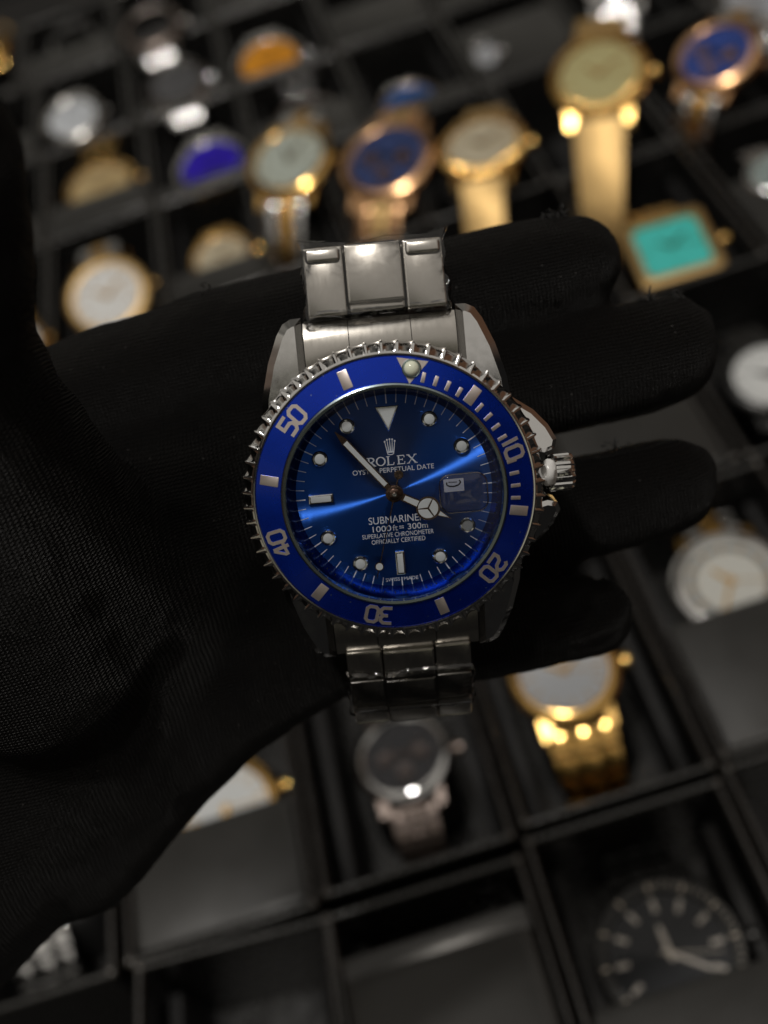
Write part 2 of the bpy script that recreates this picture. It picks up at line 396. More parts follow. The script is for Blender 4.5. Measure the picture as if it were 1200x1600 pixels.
# ================================================================== WATCHES IN THE BOXES
def link_row(name, parent, M, w, ln, th, mside, mmid, look='oyster'):
    bm = bmesh.new()
    if look == 'mesh':
        for i in range(3): box(bm, w, ln / 3 * .92, th, M @ T((0, (i - 1) * ln / 3, 0)), .3)
    elif look == 'jubilee':
        for s in (-1, 1): box(bm, w * .25, ln * .94, th, M @ T((s * w * .37, 0, 0)), .5, mi=0)
        for k in (-1, 0, 1):
            for j in (-1, 1): box(bm, w * .15, ln * .46, th, M @ T((k * w * .16, j * ln * .25, .15)), .4, mi=1)
    else:
        for s in (-1, 1): box(bm, w * .31, ln * .92, th, M @ T((s * w * .345, 0, 0)), .5, mi=0)
        box(bm, w * .37, ln * .92, th, M @ T((0, ln * .06, .25)), .55, mi=1)
    return obj(name, bm, [mside, mmid], parent)
def bracelet(t, R, w, mside, mmid, look, near=8, far=4, ln=5.2, th=2.6, straight=0, rad=20):
    for sgn, cnt in ((-1, near), (1, far)):
        y, z, a = R * 1.02, -4.6, R_(18)
        for i in range(cnt):
            wi = w * (1 - .022 * i)
            dy, dz = math.cos(a) * ln / 2, -math.sin(a) * ln / 2
            y += dy; z += dz
            M = T((0, sgn * y, z)) @ RX(-sgn * a if sgn > 0 else a)
            if sgn < 0: M = M @ RZ(math.pi)
            link_row('link', t, M, wi, ln, th, mside, mmid, look)
            y += dy; z += dz
            if i >= straight: a = min(a + ln / rad, R_(100))
def hands(t, r, z, mat, h=10, m=2, thin=False, sweep=6):
    for nm, a, l, w in (('hour_hand', h * 30 + m / 2, r * .52, .09), ('minute_hand', m * 6, r * .80, .07)):
        bm = bmesh.new(); x, y = polar(a, l); x0, y0 = polar(a + 180, r * .12)
        bar(bm, (x0, y0), (x * .8, y * .8), r * w * (.6 if thin else 1), z, z + .25); bar(bm, (x * .79, y * .79), (x, y), r * w, z, z + .22, w2=.1)
        obj(nm, bm, mat, t); z += .35
    bm = bmesh.new(); x, y = polar(sweep * 6, r * .88); bar(bm, (-x * .2, -y * .2), (x, y), .25, z, z + .15)
    lathe([(r * .055, z - .9), (r * .055, z + .3)], 20, bm=bm); obj('second_hand', bm, mat, t)
def dial_m(name, col, metal=.0, rough=.4): return pm(name, col, metal, rough, Specular_IOR_Level=.2)
def shop_watch(px, py, hw, h, label, case, bez, dcol, side, mid, look='oyster', group=None, tilt=20, yaw=0, dmetal=0, drough=.4,
               style='plain', marks=None, near=8, far=3, h12=(10, 9), square=False, bw=.95, straight=0, track=False, crown=True, dialmat=None, roll=0, rad=20, ln=5.2):
    p, depth = onplane(px, py, h); R = hw * depth / F
    M = T(p * S) @ RZ(R_(yaw)) @ RX(R_(tilt)) @ Matrix.Rotation(R_(roll), 4, 'Y')
    t = thing('watch', label, 'watch', group, M)
    marks = marks or case
    dm = dialmat or dial_m('dial ' + str(len(bpy.data.materials)), dcol, dmetal, drough)
    if square:
        q = R * .9
        bm = bmesh.new(); loft(bm, [rrect(2 * q * k, 2 * q * k * 1.04, 5 + 0 * k, z) for k, z in ((.8, -9), (.97, -7.5), (1.02, -5), (1.02, -2.5), (.97, -.8))]); obj('case', bm, case, t)
        bm = bmesh.new(); vs = [rrect(2 * q * k, 2 * q * k * 1.04, 4, z) for k, z in ((.975, -.9), (.95, .2), (.84, .9), (.76, .7), (.74, -.4), (.74, -.7))]
        loft(bm, vs, False, False); obj('bezel', bm, bez, t)
        bm = bmesh.new(); loft(bm, [rrect(1.5 * q, 1.56 * q, 2, -.75), rrect(1.5 * q, 1.56 * q, 2, -.45)]); obj('dial', bm, dm, t); rd = q * .7; zd = -.4
        bm = bmesh.new(); loft(bm, [rrect(1.5 * q, 1.56 * q, 2, .45), rrect(1.47 * q, 1.53 * q, 2, .7)]); obj('crystal', bm, crystal_m, t)
    else:
        bm = lathe([(R * .72, -10), (R * .9, -9), (R * .97, -7.2), (R * .97, -4), (R * .9, -2.6)], 72)
        for s in (-1, 1):
            for q in (-1, 1):
                lx = s * R * .58
                pl = [(lx - R * .13, q * R * .5), (lx + R * .13, q * R * .5), (lx + R * .11 - s * R * .03, q * R * 1.12), (lx - R * .09, q * R * 1.15)]
                prism(bm, pl if q > 0 else pl[::-1], lambda x, y: -8 - (abs(y) - R * .5) * .12, lambda x, y: -3.1 - max(0, abs(y) - R * .75) * .32, .4)
        obj('case', bm, case, t)
        if style == 'fluted':
            n = 240; bm = bmesh.new()
            def fl(r, z, amp): return [((r - amp * (1 if (i // 2) % 2 else 0)) * math.cos(2 * math.pi * i / n), (r - amp * (1 if (i // 2) % 2 else 0)) * math.sin(2 * math.pi * i / n), z - (.5 * amp * ((i // 2) % 2))) for i in range(n)]
            loft(bm, [fl(R * .95, -3, .3), fl(R, -2.4, .5), fl(R, -1.6, .5), fl(R * .86, -.1, .6), circ(R * .80, 0, n), circ(R * .79, -.4, n), circ(R * .79, -1.5, n)], False, False)
            obj('bezel', bm, bez, t)
        elif style == 'dive':
            n = 360; bm = bmesh.new()
            def sc2(r, z, a): return [((r - a * abs(math.sin(60 * math.pi * i / n))) * math.cos(2 * math.pi * i / n), (r - a * abs(math.sin(60 * math.pi * i / n))) * math.sin(2 * math.pi * i / n), z) for i in range(n)]
            loft(bm, [circ(R * .93, -3, n), sc2(R, -2.4, .8), sc2(R, -.9, .8), circ(R * .94, -.3, n), circ(R * .93, -.35, n), circ(R * .79, 0, n), circ(R * .77, -.4, n), circ(R * .77, -1.6, n)], False, False)
            b = obj('bezel', bm, bez, t)
            for k in range(0, 60, 1):
                if k % 5 == 0 or k < 20:
                    bm = bmesh.new(); bigk = k % 5 == 0
                    bar(bm, polar(k * 6, R * (.81 if bigk else .86)), polar(k * 6, R * .90), R * (.035 if bigk else .015), -.5, .05); obj('bezel_mark', bm, marks, b)
        else:
            obj('bezel', ring([(R * .92, -3), (R, -2.2), (R * .98, -1.2), (R * .9, -.2), (R * .83, 0), (R * .80, -.3), (R * .79, -1.6), (R * .86, -3)], 96), bez, t)
        obj('dial', lathe([(R * .82, -1.9), (R * .82, -1.5)], 72), dm, t); rd = R * .76; zd = -1.5
        obj('crystal', lathe([(R * .80, -.35), (R * .785, -.05)], 72), crystal_m, t, sharp=15)
        if style == 'chrono':
            for a in (90, 180, 270):
                bm = bmesh.new(); c = polar(a, rd * .48)
                lathe([(rd * .23, zd - .1), (rd * .23, zd + .12), (rd * .19, zd + .05)], 32, bm=bm, c=c); obj('sub_dial', bm, case, t)
    if track: obj('chapter_ring', ring([(rd * .78, zd - .1), (rd * .78, zd + .1), (rd * .93, zd + .1), (rd * .93, zd - .1)]), pm('grey chapter ring', (.12, .12, .11), 0, .5), t)
    bm = bmesh.new()
    for k in range(12):
        if square and k % 3: continue
        r0, r1 = (.72, .94)
        bar(bm, polar(k * 30, rd * r0), polar(k * 30, rd * r1), rd * (.075 if style == 'dive' else .035), zd, zd + .35)
    obj('hour_markers', bm, marks, t)
    hands(t, rd, zd + .45, marks, *h12, sweep=17)
    if crown:
        bm = bmesh.new(); n = 16; M2 = T((R * 1.06, 0, -5)) @ Matrix.Rotation(math.pi / 2, 4, 'Y')
        loft(bm, [[M2 @ Vector(p) for p in circ(r, z, n)] for r, z in ((1.2, -2), (1.2, -.6), (2.5, -.5), (2.7, 0), (2.6, 2), (2.1, 2.5))]); obj('crown', bm, case, t)
    bracelet(t, R, R * bw, side, mid, look, near, far, straight=straight, rad=rad, ln=ln)
    return t
SW = shop_watch
white = (.62, .62, .58); cream = (.60, .52, .36)
# nearest rows
SW(1047, 1488, 121, -12, 'black dive watch with pale hands, half under a dark flap at the bottom right', blackm, blackm, (.012, .012, .012), blackm, blackm,
   style='dive', marks=pm('warm grey lume', (.52, .46, .38), 0, .5), tilt=3, yaw=-2, h12=(11.5, 20.8), roll=0)
SW(352, 1262, 86, -10, 'white dial watch with gold rim and crown, between grey flap and glove, bottom left', gold, gold, white, gold, gold, tilt=12, h12=(7, 29), yaw=8)
SW(628, 1178, 78, -14, 'brown steel watch with a grey dial, in the box straight below the held wristwatch', gunsteel, steel, (.05, .048, .047), gunsteel, gunsteel, 'jubilee', tilt=-2, style='chrono', marks=gunsteel, yaw=-4, near=7)
SW(880, 1046, 88, -6, 'yellow gold watch with grey dial and heavy links, half hidden under the little finger', gold, gold, (.42, .42, .41), gold, gold, tilt=6, yaw=-4, near=7, bw=1.2, ln=7.5, rad=26)
SW(1142, 905, 92, -8, 'white dial watch with gold case and steel ring, half under a grey flap at right', gold, steel, (.55, .53, .46), steel, gold, tilt=8, style='plain', yaw=-8, h12=(10, 34), track=True)
SW(35, 1345, 84, -14, 'steel watch whose wide polished links show in the lower left corner below the glove', steel, steel, (.05, .05, .05), steel, steel, tilt=2, near=10, bw=1.2, ln=6.5, yaw=4, rad=48)
SW(1205, 583, 72, -4, 'white dial watch with a black rim, cut by the right edge beside the middle fingertip', blackm, blackm, (.66, .65, .60), blackm, blackm, tilt=12)
SW(1050, 384, 76, 2, 'square gold watch with a turquoise dial beside the tip of the index finger', gold, goldb, (.09, .62, .53), gold, gold, square=True, tilt=10, yaw=-4, near=0, far=2, h12=(10, 9))
# row above the glove
SW(166, 460, 68, 0, 'big white dial watch with a thin gold rim, just above the glove at the left', gold, goldb, (.80, .78, .72), steel, gold, tilt=26, yaw=0, near=3)
SW(345, 398, 52, -8, 'cream dial gold watch half sunk behind a flap, left of the two tone watch', gold, gold, cream, gold, gold, tilt=12, near=2)
SW(28, 535, 42, 6, 'gold rimmed pale watch showing only a sliver between the thumb and the glove', gold, gold, white, gold, gold, tilt=18, near=3)
SW(450, 246, 70, 20, 'gold rimmed watch with pale dial on a two tone steel and gold bracelet', gold, gold, (.52, .55, .46), steel, gold, 'oyster', tilt=17, yaw=-24, near=12, dmetal=.1, h12=(11, 5), rad=60)
SW(603, 245, 76, 20, 'rose gold watch with a blue grey chronograph dial, behind the top of the held bracelet', rose, rose, (.07, .10, .24), rose, goldb, 'oyster', tilt=17, yaw=-28, near=10, dmetal=.6, style='chrono', marks=steel, rad=48)
SW(752, 222, 70, 20, 'gold watch with fluted bezel and cream dial, mesh bracelet running behind the index finger', gold, gold, cream, goldb, goldb, 'mesh', tilt=8, yaw=-18, near=11, style='fluted', rad=60)
SW(935, 112, 76, 36, 'large all gold watch with a champagne dial and a long straight mesh bracelet', gold, gold, (.50, .44, .20), goldb, goldb, 'mesh', tilt=22, yaw=-22, near=13, style='fluted', dmetal=.4, straight=3, rad=75, bw=1.05)
# upper rows
SW(155, 288, 60, -8, 'plain gold oval watch top showing over a flap at the left', gold, gold, (.70, .52, .24), gold, gold, tilt=10, near=2)
SW(330, 258, 60, -4, 'silver watch with a violet dial', steel, steel, (.045, .02, .50), steel, steel, tilt=18, near=0, dmetal=.2)
SW(480, 178, 52, -12, 'grey steel watch almost hidden behind a flap, between the orange and light blue dials', steel, gunsteel, (.05, .05, .06), steel, steel, tilt=6, near=2)
SW(640, 158, 50, -6, 'steel watch with a light blue dial, half hidden above the rose gold watch', steel, gunsteel, (.03, .12, .36), steel, steel, tilt=10, near=2)
SW(760, 84, 22, 4, 'small upright steel watch end, a bright glint beside the large all gold watch', steel, steel, (.4, .4, .4), steel, steel, tilt=40, near=3, far=1)
SW(1118, 82, 66, 26, 'blue chronograph watch with a rose gold rim in the upper right corner', rose, rose, (.05, .09, .32), steel, gold, tilt=22, yaw=-48, near=9, dmetal=.3, style='chrono', marks=steel, rad=26)
SW(962, -46, 60, 26, 'steel watch cut by the top edge, its polished bracelet hanging above the large gold watch', steel, steel, (.3, .3, .3), steel, steel, tilt=22, yaw=-20, near=9, rad=34)
SW(1185, -8, 62, 20, 'pale silver watch in the top right corner above the blue chronograph', steel, brushed, (.42, .42, .42), steel, steel, tilt=18, near=2)
SW(1212, 268, 46, 2, 'greenish white dial watch cut by the right edge above the turquoise one', blackm, steel, (.35, .40, .36), steel, steel, tilt=12, near=2)
SW(112, 182, 48, 0, 'bright silver watch with a white dial at the upper left', steel, brushed, (.78, .79, .78), steel, steel, tilt=16, near=3)
SW(275, 128, 50, 10, 'grey steel watch with two bright glints above the violet dial', steel, steel, (.14, .135, .13), steel, steel, tilt=14, near=2, style='dive', marks=steel)
SW(420, 94, 56, -3, 'silver watch with an orange dial', steel, steel, (.85, .36, .03), steel, steel, tilt=18, near=0, dmetal=.1)
SW(235, 40, 48, 10, 'brown steel watch with bright bracelet links at the top left', brushed, gunsteel, (.12, .11, .10), steel, steel, tilt=14, near=2)
SW(112, 58, 40, -12, 'dark watch of which only two faint glints show, near the top left corner', blackm, steel, (.03, .03, .03), steel, steel, tilt=10, near=2)
SW(718, -12, 46, -6, 'dark blue watch cut by the top edge near the middle', steel, blackm, (.02, .05, .2), steel, steel, tilt=10, near=2)
SW(-18, 58, 36, 0, 'small gold watch cut by the left edge near the top', gold, gold, (.5, .4, .1), gold, gold, tilt=10, near=2)

# ================================================================== THE HELD WRISTWATCH
ax = Vector((.9957, -.0924, 0)); ay0 = Vector((-.0924, -.9957, 0)); az0 = Vector((0, 0, -1))
TL = R_(13.5)
ayv = ay0 * math.cos(TL) + az0 * math.sin(TL); azv = az0 * math.cos(TL) - ay0 * math.sin(TL)
# slight turn towards the viewer's right
wx, wy, wz = cvdir(ax), cvdir(ayv), cvdir(azv)
WM = T(at(617, 776, 143) * S) @ Matrix((wx, wy, wz)).transposed().to_4x4()
wt = thing('wristwatch', 'steel diving wristwatch with blue dial and blue bezel, held on the black glove', 'wristwatch', None, WM)

# case middle, lugs, crown guards in one piece
bm = lathe([(15.5, -11.2), (17.6, -10.2), (19.1, -8.4), (19.3, -5.2), (19.0, -3.0), (18.2, -2.6), (17, -2.7), (16.6, -3.6)], 120)
for s in (-1, 1):
    for q in (-1, 1):
        pl = [(s * 10.15, q * 12.5), (s * 16.6, q * 10.2), (s * 16.2, q * 14.0), (s * 15.0, q * 18.4), (s * 13.6, q * 21.8), (s * 12.7, q * 23.2), (s * 11.6, q * 23.75), (s * 10.2, q * 23.8)]
        top = lambda x, y: -2.9 - .012 * max(0, abs(y) - 12) ** 2 - .10 * max(0, abs(y) - 16)
        bot = lambda x, y: -9.6 - .07 * max(0, abs(y) - 13)
        prism(bm, pl if s * q < 0 else pl, bot, top, .9)
for q in (-1, 1):                 # guards either side of the crown
    pl = [(16.8, q * 4.0), (20.6, q * 3.3), (22.0, q * 3.7), (22.4, q * 4.9), (21.4, q * 6.9), (19.6, q * 9.0), (16.5, q * 11.2)]
    prism(bm, pl, -8.2, lambda x, y: -3.0 - .10 * max(0, x - 18) - .30 * (abs(y) - 3.4), .6)
case = obj('case', bm, steel, wt, sharp=28)

# rotating bezel
BR = 12.3                         # the bezel is turned clockwise from twelve
NT, SUBD = 60, 16; N = NT * SUBD
def scal(r, z, dep):
    out = []
    for i in range(N):
        tt = (i % SUBD) / SUBD; a = 2 * math.pi * i / N
        k = max(0, 1 - (min(1, abs(2 * tt - 1) / .88)) ** 2) ** .5
        rr = r - dep * k; out.append((rr * math.cos(a), rr * math.sin(a), z))
    return out
bm = bmesh.new()
loft(bm, [circ(17.5, -3.2, N), scal(20.0, -3.3, .1), scal(20.3, -2.95, .28), scal(20.36, -2.3, .50), scal(20.32, -1.75, .78), scal(20.12, -1.36, .95), circ(18.95, -1.0, N), circ(18.7, -.92, N), circ(18.62, -.80, N), circ(18.45, -.80, N), circ(18.40, -1.0, N), circ(17.5, -1.2, N)], False, False)
bezel = obj('bezel', bm, steel, wt, sharp=24)
bz = lambda r: -.20 - (r - 14.9) * .19
bm = ring([(14.95, -1.0), (14.95, bz(14.95) - .05), (15.02, bz(15.02)), (18.28, bz(18.28)), (18.36, bz(18.36) - .06), (18.36, -1.2)], 180)
insert = obj('bezel_insert', bm, ins, bezel, sharp=25)
def bezel_piece(name, bm2, mat):   # pieces drawn around (0, r) then wrapped
    return obj(name, bm2, mat, bezel)
def onbez(deg, rmid=16.6):         # frame lying on the sloped insert at a clock angle
    sl = math.atan(.19)
    return RZ(-R_(deg + BR)) @ T((0, rmid, bz(rmid) + .01)) @ RX(-sl)
for k in range(60):
    a = k * 6
    if k % 5 == 0 and k % 10 != 0:
        bm = bmesh.new(); box(bm, 1.35, 2.5, .12, onbez(a), .04, r=.08); obj('bezel_bar', bm, numpaint, bezel)
    elif 0 < k < 20 and k % 5 and k not in ():
        if k > 15: continue
        bm = bmesh.new(); box(bm, .52, 1.35, .12, onbez(a, 16.0), .04, r=.08); obj('minute_bar', bm, numpaint, bezel)
def stroke_loop(bm, pts, wd, closed, M, h=.12):   # outline digit from centre line points
    n = len(pts); loopL, loopR = [], []
    for i in range(n):
        p = Vector(pts[i]); a = Vector(pts[i - 1]) if (i > 0 or closed) else None; b = Vector(pts[(i + 1) % n]) if (i < n - 1 or closed) else None
        da = (p - a).normalized() if a is not None else (b - p).normalized(); db = (b - p).normalized() if b is not None else da
        na = Vector((-da.y, da.x)); nb = Vector((-db.y, db.x)); m = (na + nb); m.normalize(); k = wd / 2 / max(.5, m.dot(na))
        loopL.append(p + m * k); loopR.append(p - m * k)
    rng = range(n if closed else n - 1)
    for i in rng:
        j = (i + 1) % n; q = [loopL[i], loopL[j], loopR[j], loopR[i]]
        for z, rev in ((h / 2, False), (-h / 2, True)):
            vs = [bm.verts.new(M @ Vector((v.x, v.y, z))) for v in q]; bm.faces.new(vs if not rev else vs[::-1])
        for s1, s2 in ((q[0], q[1]), (q[2], q[3])):
            vs = [bm.verts.new(M @ Vector((v.x, v.y, z))) for v, z in ((s1, -h / 2), (s2, -h / 2), (s2, h / 2), (s1, h / 2))]; bm.faces.new(vs)
def digit(bm, ch, M, w=1.5, hh=2.3, st=.48):
    x, y, c = w / 2, hh / 2, .35
    D_ = {'0': ([(-x + c, -y), (x - c, -y), (x, -y + c), (x, y - c), (x - c, y), (-x + c, y), (-x, y - c), (-x, -y + c)], True),
          '1': ([(0, -y), (0, y)], False),
          '2': ([(x, -y), (-x, -y), (-x, -.5), (-x + c, -.05), (x - c, .1), (x, .45), (x, y - c), (x - c, y), (-x + c, y), (-x, y - c)], False),
          '3': ([(-x, y), (x - c, y), (x, y - c), (x, .35), (x - c, 0), (-x * .2, 0), (x - c, 0), (x, -.35), (x, -y + c), (x - c, -y), (-x, -y)], False),
          '4': ([(x * .55, -y), (x * .55, y), (-x, -.4), (x * 1.15, -.4)], False),
          '5': ([(x, y), (-x, y), (-x, .1), (x - c, .1), (x, -.2), (x, -y + c), (x - c, -y), (-x, -y)], False)}
    pts, cl = D_[ch]
    if ch == '3':
        stroke_loop(bm, [(-x, y), (x - c, y), (x, y - c), (x, .35), (x - c, 0.02), (-x * .3, 0.02)], st, False, M)
        stroke_loop(bm, [(x - c, 0.0), (x, -.35), (x, -y + c), (x - c, -y), (-x, -y)], st, False, M @ T((0, 0, .004)))
    elif ch == '4':
        stroke_loop(bm, [(x * .5, -y), (x * .5, y)], st, False, M)
        stroke_loop(bm, [(x * .35, y), (-x, -.35)], st * .8, False, M @ T((0, 0, .004)))
        stroke_loop(bm, [(-x - .1, -.5), (x * 1.2, -.5)], st * .9, False, M @ T((0, 0, .008)))
    else:
        stroke_loop(bm, pts, st, cl, M)
for val in ('10', '20', '30', '40', '50'):
    for i, ch in enumerate(val):
        k = int(val) * 6 + (-1 if i == 0 else 1) * (3.35 if val != '10' else 2.7)
        bm = bmesh.new(); digit(bm, ch, onbez(k, 16.65)); obj('numeral', bm, numpaint, bezel)
# zero triangle and its pearl
bm = bmesh.new(); M = onbez(0, 16.6)
prism(bm, [(-2.1, 1.45), (0, -1.75), (2.1, 1.45)], -.06, .06, .02, M=M); obj('zero_triangle', bm, numpaint, bezel)
bm = bmesh.new(); lathe([(1.25, 0), (1.25, .30), (1.15, .36), (.95, .25)], 40, bm=bm)
for v in bm.verts: v.co = M @ (v.co + Vector((0, .25, 0)))
obj('pearl_setting', bm, ringm, bezel)
bm = bmesh.new(); bmesh.ops.create_uvsphere(bm, u_segments=28, v_segments=16, radius=.98, matrix=M @ T((0, .25, .28)) @ Matrix.Diagonal((1, 1, .7, 1))); obj('pearl', bm, pearl, bezel)

# inner ring and dial
obj('crystal_gasket', ring([(14.95, -1.1), (14.92, .05), (14.72, .18), (14.35, .10), (14.2, -.3), (14.3, -1.1)], 180), ringm, wt)
rehaut = obj('inner_ring', ring([(14.3, -.6), (13.15, -3.0), (13.3, -3.3), (14.6, -3.3)], 180), rehm, wt, sharp=60)
bm = bmesh.new()
for k in range(120):               # faint engraving round the inner ring
    a = k * 3 + 1.5
    if not (60 < a < 250): continue
    M = RZ(-R_(a)) @ T((0, 13.72, -1.80)) @ RX(R_(64.4))
    w_ = .28 if k % 2 else .16
    box(bm, w_ * .6, .40 if k % 2 else .3, .02, M, .005, r=.02)
obj('engraving', bm, inkm, rehaut)
dial = obj('dial', lathe([(13.28, -3.35), (13.28, -3.0)], 180), dialm, wt)
ZD = -3.0
bm = bmesh.new()
for k in range(60):
    bar(bm, polar(k * 6, 12.05 if k % 5 else 11.95), polar(k * 6, 13.2), .10 if k % 5 else .15, ZD, ZD + .03)
obj('minute_track', bm, print_, dial)
for k in range(12):
    if k == 3: continue
    a = k * 30; M = RZ(-R_(a))
    bm = bmesh.new(); lb = bmesh.new()
    if k == 0:
        tri = lambda s, dy=0: [(-1.62 * s, 11.7 - (1 - s) * 1.2), (0, 8.15 + (1 - s) * 2.3), (1.62 * s, 11.7 - (1 - s) * 1.2)]
        prism(bm, tri(1), ZD, ZD + .55, .12); prism(lb, tri(.74), ZD + .3, ZD + .60, .02)
    elif k in (6, 9):
        box(bm, 1.35, 3.4, .55, M @ T((0, 9.85, ZD + .27)), .28, r=.1); box(lb, .78, 2.7, .2, M @ T((0, 9.85, ZD + .50)), .03, r=.05)
    else:
        c = polar(a, 10.9)
        lathe([(1.08, ZD), (1.08, ZD + .42), (.92, ZD + .58), (.72, ZD + .60), (.70, ZD + .45)], 40, bm=bm, c=c)
        lathe([(.68, ZD + .40), (.68, ZD + .58), (.6, ZD + .62)], 32, bm=lb, c=c)
    mk = obj('hour_marker', bm, steel, dial); obj('lume', lb, lume, mk)
# lettering
bm = bmesh.new(); Z = ZD + .012
def line(txt, y, wd, hh, x=.05): merge(bm, text_bm(txt, hh, wd, T((x, y, Z))))
line('OYSTER PERPETUAL DATE', 2.72, 10.9, .66, .15)
line('SUBMARINER', -4.25, 7.6, 1.0, 0); 
line('1000', -5.35, 2.5, .80, -2.1); line('ft', -5.35, .7, .80, -.3); line('= 300', -5.35, 3.0, .80, 1.75); line('m', -5.35, .75, .8, 3.75)
line('SUPERLATIVE CHRONOMETER', -6.2, 9.7, .62, 0); line('OFFICIALLY CERTIFIED', -7.05, 7.3, .62, 0)
line('SWISS', -12.45, 1.95, .48, -1.25); line('MADE', -12.45, 1.95, .48, 1.25)
obj('lettering', bm, print_, dial, label='small silver lettering on the blue dial')
# serif maker's name, drawn stroke by stroke
bm = bmesh.new(); z0, z1 = ZD, ZD + .05; hh = 1.12; y0 = 3.72
def sb(a, b, wd): bar(bm, (a[0], a[1] + y0), (b[0], b[1] + y0), wd, z0, z1)
def serif(x, y, w_=.5): sb((x - w_ / 2, y), (x + w_ / 2, y), .09)
def elr(cx_, cy_, rx, ry, th1, th2, a0=0, a1=360):
    n = 24; pts = [(cx_ + rx * math.cos(R_(a0 + (a1 - a0) * i / n)), cy_ + ry * math.sin(R_(a0 + (a1 - a0) * i / n))) for i in range(n + 1)]
    for i in range(n):
        am = R_(a0 + (a1 - a0) * (i + .5) / n); sb(pts[i], pts[i + 1], th2 + (th1 - th2) * abs(math.cos(am)))
TH, TN = .20, .10
x = -3.0; sb((x, 0), (x, hh), TH); serif(x, 0); serif(x - .05, hh, .4); elr(x + .25, hh * .74, .42, hh * .26, TH, TN, -90, 90); sb((x, hh), (x + .25, hh), TN); sb((x, hh * .48), (x + .25, hh * .48), TN); sb((x + .25, hh * .48), (x + .75, 0), TH); serif(x + .78, 0, .3)
elr(-1.42, hh / 2, .56, hh / 2, TH, TN)
x = -.42; sb((x, 0), (x, hh), TH); serif(x, hh); sb((x - .22, 0), (x + .72, 0), TN); sb((x + .70, 0), (x + .76, .32), TN)
x = .98; sb((x, 0), (x, hh), TH); sb((x - .22, 0), (x + .78, 0), TN); sb((x - .22, hh), (x + .72, hh), TN); sb((x, hh * .52), (x + .5, hh * .52), TN); sb((x + .72, hh), (x + .74, hh - .28), TN); sb((x + .76, 0), (x + .80, .3), TN); sb((x + .5, hh * .38), (x + .5, hh * .66), TN)
x = 2.75; sb((x - .48, hh), (x + .5, 0), TH); sb((x + .45, hh), (x - .48, 0), TN); serif(x - .5, hh, .42); serif(x + .47, hh, .4); serif(x - .5, 0, .4); serif(x + .52, 0, .42)
obj('lettering', bm, print_, dial, label='serif capital lettering under the crown emblem')
bm = bmesh.new()                    # five pointed crown emblem
for i, a in enumerate((-30, -15, 0, 15, 30)):
    bx_ = .16 * (i - 2); tx = 1.18 * math.sin(R_(a * 1.15)); ty = 7.0 + .16 * math.cos(R_(a * 3)) - (.12 if abs(a) == 30 else 0)
    bar(bm, (bx_ * 1.25, 5.35), (tx, ty), .17, z0, z1, w2=.07)
    lathe([(.12, z0), (.12, z1 + .02)], 14, bm=bm, c=(tx, ty))
elc = [(.42 * math.cos(2 * math.pi * i / 24), 5.28 + .20 * math.sin(2 * math.pi * i / 24)) for i in range(24)]
for i in range(24): bar(bm, elc[i], elc[(i + 1) % 24], .12, z0, z1 + .01)
bar(bm, (-.40, 5.42), (.40, 5.42), .16, z0, z1 + .015)
obj('crown_emblem', bm, print_, dial)
# date window
bm = bmesh.new(); loft(bm, [rrect(2.7, 1.75, .1, ZD - .02, c=(8.05, .15)), rrect(2.7, 1.75, .1, ZD + .03, c=(8.05, .15))]); dw = obj('date_window', bm, datew, dial)
bm = bmesh.new()
pts = [(7.1, .62), (7.1, .25), (7.5, .02), (8.1, -.02), (8.7, .15), (9.0, .5), (8.8, .8)]
for a, b in zip(pts, pts[1:]): bar(bm, a, b, .2, ZD + .03, ZD + .06)
bar(bm, (7.35, .62), (8.5, .55), .12, ZD + .03, ZD + .06); obj('date_numeral', bm, inkm, dw)

# hands
def hand_piece(a, l0, l1, w0, w1, z, th=.22, bm=None):
    bm = bm or bmesh.new(); bar(bm, polar(a, l0) if l0 >= 0 else polar(a + 180, -l0), polar(a, l1), w0, z, z + th, w2=w1); return bm
AM, AH, AS = -38, 119.5, 196.6
zh, zm, zs = -2.1, -1.75, -1.45
bm = hand_piece(AM, 0, 1.6, .75, .75, zm); hand_piece(AM, 1.5, 9.6, .95, 1.0, zm + .004, bm=bm); hand_piece(AM, 9.55, 11.5, 1.0, .08, zm + .002, bm=bm)
lathe([(1.15, zm - .1), (1.15, zm + .18), (1.0, zm + .24)], 40, bm=bm); mh = obj('minute_hand', bm, darkm, wt)
obj('lume', hand_piece(AM, 1.7, 9.5, .60, .66, zm + .02, .24), lume, mh)
cH = Vector(polar(AH, 4.95))
bm = hand_piece(AH, 0, 3.9, 1.0, 1.15, zh); hand_piece(AH, 5.9, 8.4, 1.15, .06, zh + .003, bm=bm); lathe([(1.2, zh - .4), (1.2, zh + .2)], 40, bm=bm)
lathe([(1.62, zh), (1.62, zh + .2)], 48, bm=bm, c=cH)
hh_ = obj('hour_hand', bm, darkm, wt)
obj('lume', hand_piece(AH, 1.45, 3.45, .68, .82, zh + .02, .24), lume, hh_)
for q in range(3):                   # three lume segments in the round part of the hand
    b2 = bmesh.new(); pts = []; a0 = AH + 90 + 120 * q
    cc = cH + Vector(polar(a0, .13 / math.sin(R_(60)))) ; pts.append(cc)
    for i in range(13):
        aa = a0 - 57 + 114 * i / 12; pts.append(cH + Vector(polar(aa, 1.36)))
    prism(b2, pts, zh + .02, zh + .26, .02); obj('lume', b2, lume, hh_)
b2 = bmesh.new(); p0 = cH; prism(b2, [Vector(polar(AH - 2.6, 6.62)), Vector(polar(AH, 8.05)), Vector(polar(AH + 2.6, 6.62))], zh + .02, zh + .25, .02); obj('lume', b2, lume, hh_)
bm = hand_piece(AS, -2.5, 11.9, .17, .12, zs, .12); lathe([(.62, zs), (.62, zs + .14), (.45, zs + .18)], 30, bm=bm, c=polar(AS + 180, 2.7))
